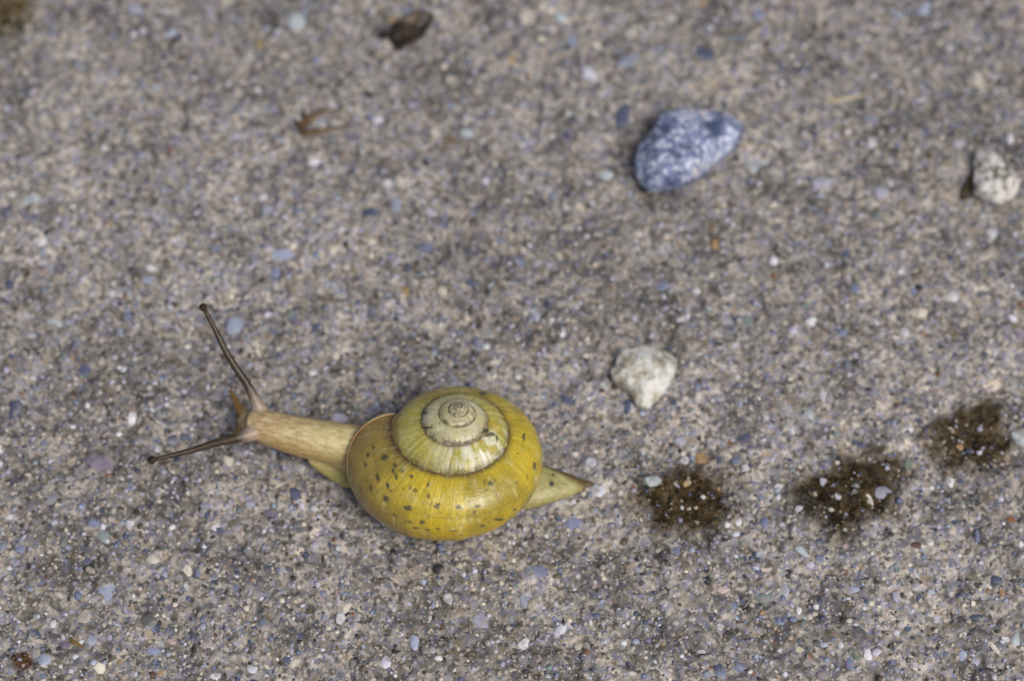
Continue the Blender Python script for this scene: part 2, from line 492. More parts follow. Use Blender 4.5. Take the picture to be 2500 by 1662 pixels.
asp = rng.uniform(0.65, 1.0, NG)
flat = rng.uniform(0.55, 0.9, NG)
rot = rng.uniform(0, 6.283, NG)
base = ICO_V[None] * rng.uniform(0.72, 1.15, (NG, len(ICO_V), 1))
lx = base[..., 0] * size[:, None]
ly = base[..., 1] * (size * asp)[:, None]
lz = base[..., 2] * (size * flat)[:, None]
cr, sr = np.cos(rot)[:, None], np.sin(rot)[:, None]
hz = ground_h(sx, sy) - size * flat * rng.uniform(0.15, 0.75, NG)
V = np.stack([lx * cr - ly * sr + sx[:, None], lx * sr + ly * cr + sy[:, None], lz + hz[:, None]], -1).reshape(-1, 3)
F = (ICO_F[None] + (np.arange(NG) * len(ICO_V))[:, None, None]).reshape(-1, 3)
sm = mesh_from('sand_grains', V, F)
set_col(sm, np.repeat(gcol, len(ICO_V), 0))
m = Mat('sand_grain')
b = m.bsdf(Roughness=0.6)
b.inputs['Specular IOR Level'].default_value = 0.4
cc = m.mix(0.6, m.attr('Col'), m.ramp(m.noise(2600, 3, 0.6), [(0.3, (0.6, 0.6, 0.6)), (0.7, (1.3, 1.3, 1.3))]), 'MULTIPLY')
m.l(cc, b.inputs['Base Color'])
m.l(m.bump(m.noise(6000, 2), 0.00006, 0.7), b.inputs['Normal'])
sand = link('sand_grains', sm, m.m, ground)
sand['kind'] = 'stuff'

m = Mat('aggregate_stone')
oi = m.n('ShaderNodeObjectInfo')
geo = m.n('ShaderNodeNewGeometry')
va = m.n('ShaderNodeVectorMath', operation='SCALE')
m.l(geo.outputs['Position'], va.inputs[0])
va.inputs['Scale'].default_value = 1.0
g1 = m.noise(1500, 3, 0.6, va.outputs[0])
g2 = m.noise(420, 2, 0.5, va.outputs[0])
cc = m.mix(0.55, oi.outputs['Color'], m.ramp(g1, [(0.3, (0.62, 0.62, 0.62)), (0.7, (1.35, 1.35, 1.35))]), 'MULTIPLY')
cc = m.mix(0.5, cc, m.ramp(g2, [(0.35, (0.7, 0.7, 0.72)), (0.65, (1.25, 1.25, 1.22))]), 'MULTIPLY')
g3 = m.noise(900, 4, 0.65, va.outputs[0])
# cement still clinging to the stones
cc = m.mix(m.ramp(g3, [(0.52, (0, 0, 0)), (0.62, (0.8, 0.8, 0.8))]), cc, (0.30, 0.275, 0.25))
b = m.bsdf(Roughness=0.62)
b.inputs['Specular IOR Level'].default_value = 0.4
m.l(cc, b.inputs['Base Color'])
m.l(m.bump(g1, 0.00008, 0.7), b.inputs['Normal'])
STONE_MAT = m.m

bm = bmesh.new()
bmesh.ops.create_icosphere(bm, subdivisions=2, radius=1)
IV = np.array([v.co[:] for v in bm.verts])
IF = np.array([[v.index for v in f.verts] for f in bm.faces])
bm.free()
stone_meshes = []
for k in range(10):
    v = IV * (0.72 + 0.5 * fbm(IV * 1.1 + 9.1 * k, 2, 40 + k))[:, None]
    v /= np.abs(v[:, :2]).max(0).mean()
    # a few flat broken faces
    for q in range(6):
        a = random.uniform(0, 6.28)
        nrm = np.array([math.cos(a), math.sin(a), random.uniform(-0.1, 0.5)])
        nrm /= np.linalg.norm(nrm)
        d = v @ nrm - random.uniform(0.58, 0.85)
        v = v - nrm * np.clip(d, 0, None)[:, None] * 0.85
    v[:, 2] = np.sign(v[:, 2]) * np.abs(v[:, 2]) ** 0.75
    # unit is one metre here; the objects scale it down
    v[:, :2] /= np.abs(v[:, :2]).max(0).mean()
    stone_meshes.append(mesh_from('aggregate_stone', v / MM, IF))
    stone_meshes[-1].materials.append(STONE_MAT)
for i, (px, py, w, h, ang, colr) in enumerate(STONES):
    p = P(px, py, 0)
    o = bpy.data.objects.new('aggregate_stone', stone_meshes[i % 10])
    COL.objects.link(o)
    o.parent = ground
    px_mm = 99.0 / 2500
    w_, h_ = w * px_mm * 0.56, h * px_mm * 0.56 / math.cos(PITCH)
    zz = min(w_, h_) * random.uniform(0.35, 0.5)
    o.scale = (w_ * MM, h_ * MM, zz * MM)
    o.rotation_euler = (random.uniform(-.08, .08), random.uniform(-.08, .08), math.radians(ang))
    top = gz(p.x, p.y) + random.uniform(0.06, 0.16)
    o.location = Vector((p.x, p.y, top - zz * 0.85)) * MM
    cl = PAL[colr] * random.uniform(0.85, 1.15)
    o.color = (*[float(q) for q in cl], 1)


# ------------------------------------------------------------------ loose stones, outlines traced and given their real height
def smooth_closed(pts, n):
    """resample a closed outline to n points (Catmull-Rom)"""
    pts = np.asarray(pts, float)
    k = len(pts)
    t = np.linspace(0, k, n, endpoint=False)
    i = np.floor(t).astype(int)
    f = (t - i)[:, None]
    p0, p1, p2, p3 = pts[(i - 1) % k], pts[i % k], pts[(i + 1) % k], pts[(i + 2) % k]
    return 0.5 * ((2 * p1) + (-p0 + p2) * f + (2 * p0 - 5 * p1 + 4 * p2 - p3) * f ** 2 + (-p0 + 3 * p1 - 3 * p2 + p3) * f ** 3)


def loose_stone(name, outline, height, mat, seed, rough=0.06, power=0.6, facet=4):
    c0 = np.mean(outline, 0)
    gc = P(c0[0], c0[1], 0)
    zg = gz(gc.x, gc.y)
    pts = np.array([P(a, bb, zg + height * 0.4)[:2] for a, bb in outline])
    ring = smooth_closed(pts, 96)
    cen = ring.mean(0)
    ring = ring - cen
    nl = 40
    el = np.linspace(-math.pi / 2, math.pi / 2, nl)
    V = []
    for e in el:
        rr = max(math.cos(e), 0.0) ** power
        z = height * 0.5 * math.sin(e)
        V.append(np.concatenate([ring * rr, np.full((96, 1), z)], 1))
    V = np.concatenate(V)
    rs = np.random.default_rng(seed)
    # broken planes knocked off the upper side
    for q in range(facet):
        a = rs.uniform(0, 6.28)
        nrm = np.array([math.cos(a), math.sin(a), rs.uniform(0.8, 1.8)])
        nrm /= np.linalg.norm(nrm)
        d = V @ nrm
        lim = d.max() * rs.uniform(0.78, 0.92)
        V = V - nrm * np.clip(d - lim, 0, None)[:, None] * 0.8
    R = np.abs(ring).max()
    nn = V / (np.linalg.norm(V, axis=1, keepdims=True) + 1e-6)
    V = V + nn * ((fbm(V * 1.1 / max(R, .1) * 2.2 + 5 * seed, 3, seed) - 0.5) * rough * R * 2.2)[:, None]
    V = V + nn * ((fbm(V * 3.2 + 5 * seed, 3, seed + 9) - 0.5) * rough * 2.0)[:, None]
    me = mesh_from(name, V, grid_faces(nl, 96, True))
    o = link(name, me, mat)
    lowest = V[:, 2].min()
    o.location = Vector((cen[0], cen[1], zg - lowest - 0.22)) * MM
    return o


def tr(ox, oy, k, pts):
    return [(ox + a / k, oy + bb / k) for a, bb in pts]


m = Mat('blue_limestone')
w1 = m.noise(420, 5, 0.65)
w2 = m.noise(1900, 4, 0.7)
w3 = m.noise(230, 3, 0.5)
c = m.ramp(w1, [(0.36, (0.055, 0.078, 0.155)), (0.52, (0.145, 0.185, 0.34)), (0.62, (0.32, 0.38, 0.57))])
w = m.math('MULTIPLY', m.ramp(w2, [(0.48, (0, 0, 0)), (0.60, (1, 1, 1))]), m.ramp(w1, [(0.38, (0, 0, 0)), (0.54, (1, 1, 1))]))
c = m.mix(w, c, (0.74, 0.77, 0.88))
y = m.math('MULTIPLY', m.ramp(w3, [(0.60, (0, 0, 0)), (0.66, (1, 1, 1))]), w)
c = m.mix(y, c, (0.72, 0.62, 0.50))
b = m.bsdf(Roughness=0.7)
m.l(c, b.inputs['Base Color'])
m.l(m.bump(w2, 0.00018, 0.8), b.inputs['Normal'])
BLUE = m.m
o = loose_stone('pebble', tr(1450, 200, 5.227, [
    (880, 440), (1180, 395), (1500, 400), (1720, 460), (1880, 530), (1905, 650), (1830, 830), (1640, 960), (1500, 1080), (1440, 1170),
    (1260, 1260), (1080, 1345), (780, 1395), (680, 1370), (600, 1300), (545, 1170), (545, 1000), (590, 850), (690, 700), (770, 570)]),
    4.4, BLUE, 3, 0.035, 0.55, 3)
tag(o, 'large blue-grey pebble mottled with white lying on the concrete', 'pebble')

m = Mat('white_quartz')
w1 = m.noise(650, 4, 0.6)
w2 = m.noise(1500, 3, 0.6)
w3 = m.noise(330, 2, 0.5)
c = m.ramp(w1, [(0.36, (0.30, 0.27, 0.20)), (0.47, (0.54, 0.52, 0.44)), (0.58, (0.74, 0.74, 0.71))])
c = m.mix(m.ramp(w3, [(0.66, (0, 0, 0)), (0.72, (0.9, 0.9, 0.9))]), c, (0.55, 0.36, 0.07))
b = m.bsdf(Roughness=0.55)
b.inputs['Subsurface Weight'].default_value = 0.2
b.inputs['Subsurface Scale'].default_value = 0.0006
m.l(c, b.inputs['Base Color'])
m.l(m.bump(w2, 0.0004, 1.0), b.inputs['Normal'])
WHITE = m.m
o = loose_stone('pebble', tr(1420, 780, 5.809, [
    (540, 440), (620, 420), (720, 440), (850, 380), (1060, 365), (1200, 440), (1300, 530), (1350, 650), (1330, 820), (1240, 960), (1100, 1100),
    (1000, 1190), (930, 1250), (830, 1240), (760, 1180), (680, 1060), (570, 960), (450, 860), (415, 740), (470, 640), (490, 520)]),
    2.7, WHITE, 12, 0.06, 0.55, 6)
tag(o, 'chalky white angular pebble with a tiny orange fleck near the snail shell', 'pebble')

m = Mat('speckled_stone')
w1 = m.noise(1250, 4, 0.65)
w2 = m.noise(1700, 3, 0.6)
w3 = m.noise(300, 2, 0.5)
c = m.ramp(w1, [(0.38, (0.06, 0.045, 0.035)), (0.45, (0.34, 0.31, 0.27)), (0.53, (0.70, 0.68, 0.65))])
c = m.mix(m.ramp(w3, [(0.60, (0, 0, 0)), (0.70, (0.35, 0.35, 0.35))]), c, (0.42, 0.38, 0.2))
b = m.bsdf(Roughness=0.65)
m.l(c, b.inputs['Base Color'])
m.l(m.bump(w1, 0.0003, 0.8), b.inputs['Normal'])
o = loose_stone('pebble', tr(2300, 340, 8.71, [
    (700, 330), (900, 220), (1060, 230), (1200, 400), (1400, 650), (1600, 830), (1640, 970), (1560, 1170), (1380, 1320), (1180, 1360),
    (960, 1290), (720, 1180), (650, 1020), (680, 700)]), 2.3, m.m, 31, 0.03, 0.5, 4)
tag(o, 'small white pebble speckled and pitted with dark brown', 'pebble')

# low dark brown lump against the speckled pebble
m = Mat('dark_brown')
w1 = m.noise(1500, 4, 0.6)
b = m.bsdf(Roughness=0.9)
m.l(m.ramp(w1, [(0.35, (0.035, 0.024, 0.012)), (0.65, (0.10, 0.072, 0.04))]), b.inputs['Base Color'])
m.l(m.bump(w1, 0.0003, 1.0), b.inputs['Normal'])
DARK_BROWN = m.m
o = loose_stone('dark_lump', tr(2300, 340, 8.71, [(600, 760), (670, 900), (640, 1120), (540, 1260), (420, 1300), (370, 1180), (430, 980), (520, 820)]),
                0.8, DARK_BROWN, 21, 0.09, 0.6, 2)
tag(o, 'dark brown lump pressed against the speckled pebble', 'soil crumb')


# ------------------------------------------------------------------ plant scraps
def flake(name, outline, mat, seed, lift, curl, thick=0.12):
    """a scrap of leaf: outline traced, cupped, with two faces and a rim"""
    pts = np.array([P(a, bb, 0.5)[:2] for a, bb in outline])
    ring = smooth_closed(pts, 64)
    cen = ring.mean(0)
    ring = ring - cen
    zg = gz(*cen)
    ks = np.linspace(0.02, 1, 14)
    top, bot = [], []
    R = np.linalg.norm(ring, axis=1).mean()
    for k in ks:
        q = ring * k
        z = lift + curl * (k ** 2) * (q[:, 1] / R) ** 2 * 0.6 + (fbm(np.concatenate([q * 1.3, np.zeros((64, 1))], 1) + seed, 2, seed) - 0.5) * 0.5
        top.append(np.column_stack([q, z]))
        bot.append(np.column_stack([q, z - thick]))
    V = np.concatenate(top + bot[::-1])
    me = mesh_from(name, V, grid_faces(28, 64, True))
    o = link(name, me, mat)
    o.location = Vector((cen[0], cen[1], zg - (V[:, 2].min()) - 0.15)) * MM
    return o, cen, zg


def ribbon_tube(pts, radii, nseg=10, squash=1.0):
    """tube through 3D points (mm)"""
    pts = np.asarray(pts, float)
    rad = np.asarray(radii, float)
    n = (len(pts) - 1) * 8 + 1
    t = np.linspace(0, len(pts) - 1, n)
    i = np.clip(np.floor(t).astype(int), 0, len(pts) - 2)
    f = (t - i)[:, None]
    g = lambda j: pts[np.clip(j, 0, len(pts) - 1)]
    p0, p1, p2, p3 = g(i - 1), g(i), g(i + 1), g(i + 2)
    c = 0.5 * ((2 * p1) + (-p0 + p2) * f + (2 * p0 - 5 * p1 + 4 * p2 - p3) * f ** 2 + (-p0 + 3 * p1 - 3 * p2 + p3) * f ** 3)
    r = np.interp(t, np.arange(len(pts)), rad)
    d = np.gradient(c, axis=0)
    d /= np.linalg.norm(d, axis=1, keepdims=True) + 1e-9
    side = np.cross(d, [0, 0, 1.0])
    side /= np.linalg.norm(side, axis=1, keepdims=True) + 1e-9
    up = np.cross(side, d)
    a = np.linspace(0, 2 * math.pi, nseg, endpoint=False)
    V = c[:, None] + r[:, None, None] * (np.cos(a)[None, :, None] * side[:, None] + squash * np.sin(a)[None, :, None] * up[:, None])
    V[0] = c[0][None] + (V[0] - c[0][None]) * 0.3
    V[-1] = c[-1][None] + (V[-1] - c[-1][None]) * 0.3
    return V.reshape(-1, 3), grid_faces(n, nseg, True)


m = Mat('dead_leaf')
w1 = m.noise(420, 4, 0.6)
b = m.bsdf(Roughness=0.45)
m.l(m.ramp(w1, [(0.35, (0.010, 0.007, 0.006)), (0.5, (0.03, 0.018, 0.010)), (0.62, (0.10, 0.058, 0.025))]), b.inputs['Base Color'])
m.l(m.bump(w1, 0.0004, 0.8), b.inputs['Normal'])
leaf, cen, zg = flake('leaf_scrap', tr(900, 20, 11.8, [
    (290, 730), (560, 540), (820, 350), (1280, 190), (1520, 130), (1900, 260), (1800, 420), (1620, 700), (1500, 850), (1200, 1050), (960, 1130),
    (870, 1290), (780, 1150), (690, 1000), (560, 830), (380, 840)]), m.m, 5, 1.2, 1.1, 0.18)
tag(leaf, 'dark brown curled scrap of dead leaf on the concrete', 'leaf scrap')

m = Mat('dry_husk')
w1 = m.noise(600, 4, 0.6)
b = m.bsdf(Roughness=0.6)
m.l(m.ramp(w1, [(0.35, (0.06, 0.035, 0.014)), (0.65, (0.17, 0.105, 0.05))]), b.inputs['Base Color'])
m.l(m.bump(w1, 0.0002, 0.7), b.inputs['Normal'])
HUSK = m.m


def fibre(name, pix, radii, zoff, mat, squash=0.6):
    pts = []
    for a, bb in pix:
        q = P(a, bb, 0.3)
        pts.append((q.x, q.y, gz(q.x, q.y) + zoff))
    pts = np.array(pts)
    o0 = pts.mean(0)
    V, F = ribbon_tube(pts - o0, radii, 10, squash)
    me = mesh_from(name, V, F)
    o = link(name, me, mat)
    o.location = Vector(o0) * MM
    return o


k = 11.8
hk = bpy.data.objects.new('seed_husk', None)
COL.objects.link(hk)
q = P(745, 300, 0)
hk.location = Vector((q.x, q.y, gz(q.x, q.y))) * MM
hk.empty_display_size = 0.002
tag(hk, 'thin dry brown husk with an open hollow, lying near nothing else on bare concrete', 'seed husk')
for nm, pix, rad in (
        ('husk_shell', tr(680, 240, k, [(470, 560), (600, 780), (760, 960), (1000, 960), (1250, 930), (1500, 900), (1750, 860), (2000, 700), (2150, 560), (1980, 390), (1650, 310), (1300, 370), (1050, 480), (860, 600), (700, 760)]),
         [.14, .34, .48, .42, .3, .15, .10, .08, .07, .08, .11, .2, .34, .44, .34]),
        ('stalk', tr(680, 240, k, [(860, 620), (760, 450), (710, 300), (760, 150)]), [.3, .22, .14, .08])):
    o = fibre(nm, pix, rad, 0.18, HUSK)
    o.parent = hk
    o.location = o.location - hk.location
hk['label'] = 'thin dry brown seed husk with a hollow middle and short stalk'

m = Mat('straw')
b = m.bsdf(Roughness=0.6)
m.l(m.ramp(m.noise(900, 3), [(0.35, (0.42, 0.34, 0.2)), (0.65, (0.68, 0.6, 0.44))]), b.inputs['Base Color'])
o = fibre('straw_splinter', [(2012, 250), (2045, 246), (2080, 239), (2112, 231)], [.10, .2, .2, .08], 0.2, m.m)
tag(o, 'pale cream splinter of straw lying on the concrete', 'straw')
m = Mat('amber_fibre')
b = m.bsdf(Roughness=0.5, Base_Color=(0.16, 0.09, 0.015, 1))
o = fibre('plant_fibre', [(172, 1556), (180, 1566), (192, 1571), (206, 1580)], [.08, .2, .13, .06], 0.15, m.m)
tag(o, 'tiny amber brown plant fibre among the pale stones', 'plant fibre')


# ------------------------------------------------------------------ damp patches: thin brown films lying over the grains
def film_mat(name, tint, wet, thr):
    m = Mat(name)
    tb = m.n('ShaderNodeBsdfTransparent')
    tb.inputs[0].default_value = (1, 1, 1, 1)
    tc = m.n('ShaderNodeBsdfTransparent')
    tc.inputs[0].default_value = (*tint, 1)
    gl = m.n('ShaderNodeBsdfPrincipled')
    gl.inputs['Base Color'].default_value = (*[x * 0.12 for x in tint], 1)
    gl.inputs['Roughness'].default_value = 0.25
    mx = m.n('ShaderNodeMixShader')
    mx.inputs[0].default_value = wet
    m.l(tc.outputs[0], mx.inputs[1])
    m.l(gl.outputs[0], mx.inputs[2])
    e = m.attr('edge', 'Fac')
    n = m.math('ADD', m.math('MULTIPLY', m.math('SUBTRACT', m.noise(480, 5, 0.7), 0.5), 1.9), m.math('MULTIPLY', e, 1.5))
    f = m.ramp(n, [(thr - 0.36, (0, 0, 0)), (thr + 0.42, (1, 1, 1))])
    mo = m.n('ShaderNodeMixShader')
    m.l(f, mo.inputs[0])
    m.l(tb.outputs[0], mo.inputs[1])
    m.l(mx.outputs[0], mo.inputs[2])
    m.l(mo.outputs[0], m.out.inputs['Surface'])
    return m.m


def film(name, outline, mat, lift=0.10):
    pts = np.array([P(a, bb, 0)[:2] for a, bb in outline])
    ring = smooth_closed(pts, 120)
    cen = ring.mean(0)
    rr = (ring - cen) * 1.22
    a = np.arctan2(rr[:, 1], rr[:, 0])
    rr = rr * (1 + 0.22 * (fbm(np.column_stack([np.cos(a) * 4, np.sin(a) * 4, np.zeros(120)]) + cen[0], 3, 77) - 0.5))[:, None]
    ks = np.linspace(0.02, 1, 26)
    V = np.concatenate([rr * k for k in ks])
    z = ground_h(V[:, 0] + cen[0], V[:, 1] + cen[1]) + lift
    z0 = gz(*cen)
    me = mesh_from(name, np.column_stack([V, z - z0]), grid_faces(26, 120, True))
    set_float(me, np.repeat(1 - ks ** 1.15, 120), 'edge')
    o = link(name, me, mat)
    o.location = Vector((cen[0], cen[1], z0)) * MM
    return o


DAMP = film_mat('damp_film', (0.40, 0.355, 0.275), 0.02, 0.40)
G = 'damp brown patches behind the snail tail'
k5 = 2.359
o = film('damp_patch', tr(1500, 940, k5, [(110, 600), (170, 520), (330, 440), (520, 440), (650, 530), (720, 650), (680, 760), (560, 860), (380, 870), (250, 880), (170, 800), (120, 700)]), DAMP)
tag(o, 'dark damp brown patch with a black crumb, first one behind the tail tip', 'damp patch', G)
o = film('damp_patch', tr(1500, 940, k5, [(1010, 620), (1100, 520), (1240, 480), (1270, 390), (1420, 370), (1620, 390), (1690, 480), (1680, 620), (1620, 740), (1450, 800), (1350, 900), (1260, 890), (1180, 790), (1040, 740)]), DAMP)
tag(o, 'ragged damp brown patch with a curved white bit, between two rounder damp patches', 'damp patch', G)
o = film('damp_patch', tr(1500, 940, k5, [(1790, 330), (1830, 200), (1960, 120), (2120, 80), (2220, 60), (2280, 160), (2260, 260), (2300, 380), (2220, 500), (2060, 490), (1900, 510), (1830, 440)]), film_mat('damp_film_light', (0.47, 0.42, 0.33), 0.02, 0.40))
tag(o, 'damp brown patch with a small orange stone, farthest one from the snail tail', 'damp patch', G)
o = film('damp_patch', tr(0, 1200, 2.949, [(90, 1220), (130, 1160), (200, 1170), (250, 1210), (240, 1260), (160, 1300), (100, 1280)]), film_mat('rust_film', (0.58, 0.45, 0.35), 0.02, 0.42))
tag(o, 'tiny reddish brown damp stain beside a pale blue stone', 'damp patch')
o = film('algae_patch', [(-70, -60), (10, -70), (75, -40), (80, 30), (62, 70), (20, 95), (-60, 80)], film_mat('algae_film', (0.66, 0.60, 0.44), 0.02, 0.42))
tag(o, 'olive brown patch of algae on the concrete', 'algae')


# ------------------------------------------------------------------ the snail
snail = bpy.data.objects.new('snail', None)
COL.objects.link(snail)
sb = P(1090, 1180, 0)
SN0 = np.array([sb.x, sb.y, gz(sb.x, sb.y)])
snail.location = Vector(SN0) * MM
snail.empty_display_size = 0.01
tag(snail, 'yellow shelled garden snail crawling with both eye stalks stretched out', 'snail')


def to_snail(o, pos_mm=(0, 0, 0)):
    o.parent = snail
    o.location = Vector(np.asarray(pos_mm) - SN0) * MM


# ---- shell
END = 155.0                               # direction (degrees) of the mouth's upper corner about the axis
TURNS = 6.1
SC = 1.06
prof = np.array([(4.3, -3.72), (5.4, -3.9), (6.3, -4.2), (7.5, -4.76), (8.6, -5.58), (9.25, -6.5), (9.52, -7.7), (9.35, -9.1), (8.65, -10.5),
                 (7.3, -11.8), (5.6, -12.7), (3.8, -12.9), (2.0, -11.9), (0.9, -10.6)]) * SC
NV = 150
tv = np.linspace(0, len(prof) - 1, NV)
ii = np.clip(np.floor(tv).astype(int), 0, len(prof) - 2)
ff = (tv - ii)[:, None]
gp = lambda j: prof[np.clip(j, 0, len(prof) - 1)]
a0, a1, a2, a3 = gp(ii - 1), gp(ii), gp(ii + 1), gp(ii + 2)
pv = 0.5 * ((2 * a1) + (-a0 + a2) * ff + (2 * a0 - 5 * a1 + 4 * a2 - a3) * ff ** 2 + (-a0 + 3 * a1 - 3 * a2 + a3) * ff ** 3)
arc = np.concatenate([[0], np.cumsum(np.linalg.norm(np.diff(pv, axis=0), axis=1))])
vn = arc / arc[-1]
lag = 74.0 * sstep(0.02, 0.78, vn)          # the mouth's plane leans back towards the base
# growth: whorls widen fast in the young shell, slower in the last turn, with a little flare at the mouth
tf = np.linspace(-0.1, TURNS + 1.6, 3000)
wf = 1.54 + 0.22 * sstep(0.5, 1.4, tf) + 0.05 * sstep(1.8, 2.6, tf)
lns = -np.concatenate([[0], np.cumsum(np.log(wf[1:]) * np.diff(tf))])
lns -= np.interp(0, tf, lns)
s_of = lambda t: np.exp(np.interp(t, tf, lns))
arcl = np.concatenate([[0], np.cumsum(9.0 * 2 * math.pi * np.exp(lns[1:]) * np.diff(tf))])
ktop = int(np.argmax(pv[:, 0]))
arc_sut = lambda t: np.interp(9.27 * SC * s_of(t + 1) / s_of(t), pv[:ktop, 0], arc[:ktop])
tu = np.concatenate([np.linspace(0, 1.4, 640, endpoint=False), np.linspace(1.4, 2.6, 330, endpoint=False), np.linspace(2.6, TURNS, 280)])
NU = len(tu)
TU, VV = np.meshgrid(tu, np.arange(NV), indexing='ij')
TU = TU.ravel()
VV = VV.ravel()
tt = TU + lag[VV] / 360.0
ang = np.radians(END + 360 * tt)
sc = s_of(tt)
flare = 1 + 0.055 * sstep(0.20, 0.0, TU)
r = pv[VV, 0] * sc * flare
z = pv[VV, 1] * sc
ASUT = arc[VV] - arc_sut(tt)               # along the profile from the seam above, before scaling
sarc = np.interp(tt, tf, arcl)
# growth relief: ribs across the whorl, faint spiral waviness, dents
rib = fbm(np.column_stack([sarc * 3.0, VV * 0.012, TU * 0]), 3, 60) - 0.5
rib2 = fbm(np.column_stack([sarc * 0.9, VV * 0.01, TU * 0]), 2, 64) - 0.5
ribamp = 0.03 + 0.08 * np.exp(-((TU - 1.45) / 0.5) ** 2)
dr = (rib * ribamp + rib2 * 0.10) * np.clip(sc * 1.3, 0, 1) * sstep(0.0, 0.06, vn[VV] + 0.02)
# slight groove beside the suture
gro = np.exp(-((ASUT - 0.1) / 0.3) ** 2)
nr = np.gradient(pv[:, 1])
nz = -np.gradient(pv[:, 0])
nl_ = np.hypot(nr, nz)
nr, nz = -nr / nl_, -nz / nl_
r = r + nr[VV] * (dr - 0.06 * gro * sc)
z = z + nz[VV] * (dr - 0.06 * gro * sc)
SV = np.column_stack([r * np.cos(ang), r * np.sin(ang), z])
# orientation: spire leans to the animal's right (+y) and a little back (+x)
AX = np.array([0.05, math.sin(math.radians(17)), math.cos(math.radians(17))])
AX /= np.linalg.norm(AX)
ex = np.array([1.0, 0, 0])
ex = ex - AX * (ex @ AX)
ex /= np.linalg.norm(ex)
ey = np.cross(AX, ex)
RM = np.column_stack([ex, ey, AX])
APEX_Z = 0.95 - (SV @ RM.T)[:, 2].min()
apex = np.array(P(1124, 987, APEX_Z))
SWd = SV @ RM.T + apex
print('shell low z', SWd[:, 2].min(), 'x', SWd[:, 0].min(), SWd[:, 0].max())
shell_me = mesh_from('shell', SWd, grid_faces(NU, NV))

# colour of the shell, laid down whorl by whorl
ad = ASUT * sc                        # mm from the suture above
Q = SWd
n_big = fbm(Q * 0.35, 3, 90)
n_mid = fbm(Q * 1.2, 3, 91)
n_fin = fbm(Q * 4.0, 2, 92)
stri = fbm(np.column_stack([sarc * 3.4, VV * 0.02, TU * 0]), 3, 93)
stri2 = fbm(np.column_stack([sarc * 0.7, VV * 0.015, TU * 0]), 2, 94)
yel = np.array([0.56, 0.425, 0.035])
deep = np.array([0.64, 0.43, 0.006])
oliv = np.array([0.30, 0.235, 0.03])
tan = np.array([0.27, 0.185, 0.07])
pale = np.array([0.62, 0.60, 0.34])
whit = np.array([0.80, 0.77, 0.62])
gold = np.array([0.50, 0.36, 0.04])
c = np.tile(yel, (len(Q), 1))
c = lerp(c, np.tile(deep, (len(Q), 1)), sstep(3.5, 7.5, ad) * 0.95)
c = lerp(c, np.tile(oliv, (len(Q), 1)), sstep(0.38, 0.68, n_big) * 0.7)
c = lerp(c, np.tile(oliv, (len(Q), 1)), sstep(0.50, 0.85, TU) * sstep(1.05, 0.9, TU) * 0.6)   # shade on the far, older half of the last turn, painted in as olive
c = lerp(c, np.tile(pale, (len(Q), 1)), sstep(0.5, 0.8, n_mid) * 0.22)
c = lerp(c, np.tile(tan, (len(Q), 1)), sstep(0.24, 0.0, TU) * 0.85)
c = lerp(c, np.tile(np.array([0.26, 0.13, 0.035]), (len(Q), 1)), sstep(0.016, 0.004, TU + 0.008 * (n_mid - 0.5)) * sstep(0.10, 0.2, vn[VV]) * sstep(0.50, 0.3, vn[VV]) * 0.85)
# penultimate whorl: worn, pale, striped across
pen = sstep(0.86, 1.05, TU) * 1.0
pc = np.tile(np.array([0.47, 0.42, 0.09]), (len(Q), 1))
pc = lerp(pc, np.tile(whit, (len(Q), 1)), sstep(0.40, 0.60, stri * 0.45 + n_mid * 0.4 + n_fin * 0.15) * (0.12 + 0.85 * np.exp(-((TU - 1.38) / 0.13) ** 2)))
pc = lerp(pc, np.tile(gold, (len(Q), 1)), sstep(0.5, 0.62, stri2 * 0.6 + n_fin * 0.4) * sstep(1.34, 1.46, TU) * sstep(1.9, 1.6, TU) * 0.9)
c = lerp(c, pc, pen)
inn = sstep(1.62, 2.0, TU)
ic = lerp(np.tile(np.array([0.55, 0.51, 0.28]), (len(Q), 1)), np.tile(whit * 0.92, (len(Q), 1)), sstep(0.42, 0.75, n_mid) * 0.55)
ic = lerp(ic, np.tile(np.array([0.60, 0.56, 0.34]), (len(Q), 1)), sstep(3.0, 3.6, TU))
c = lerp(c, ic, inn)
c *= (0.84 + 0.32 * stri)[:, None]
# dirt caught along the seams
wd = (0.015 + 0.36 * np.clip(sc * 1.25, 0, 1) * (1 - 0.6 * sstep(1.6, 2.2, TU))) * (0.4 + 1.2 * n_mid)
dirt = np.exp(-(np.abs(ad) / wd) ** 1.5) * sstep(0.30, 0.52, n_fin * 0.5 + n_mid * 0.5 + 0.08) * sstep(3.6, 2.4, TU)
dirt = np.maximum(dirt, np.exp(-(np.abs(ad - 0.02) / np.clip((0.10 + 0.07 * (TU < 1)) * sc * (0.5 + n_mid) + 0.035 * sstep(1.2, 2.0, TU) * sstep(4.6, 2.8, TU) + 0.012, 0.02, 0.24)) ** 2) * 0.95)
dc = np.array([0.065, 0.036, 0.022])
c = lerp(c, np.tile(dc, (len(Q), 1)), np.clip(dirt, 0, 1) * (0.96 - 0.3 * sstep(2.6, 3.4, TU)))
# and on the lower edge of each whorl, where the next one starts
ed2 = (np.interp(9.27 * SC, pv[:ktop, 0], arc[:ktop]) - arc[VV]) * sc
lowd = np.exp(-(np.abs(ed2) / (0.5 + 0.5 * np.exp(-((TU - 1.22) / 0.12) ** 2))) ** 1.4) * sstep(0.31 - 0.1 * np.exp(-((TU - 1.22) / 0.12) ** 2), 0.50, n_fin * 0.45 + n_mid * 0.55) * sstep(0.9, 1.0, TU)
c = lerp(c, np.tile(dc, (len(Q), 1)), np.clip(lowd * (0.3 + 1.1 * n_fin), 0, 1) * 0.75)
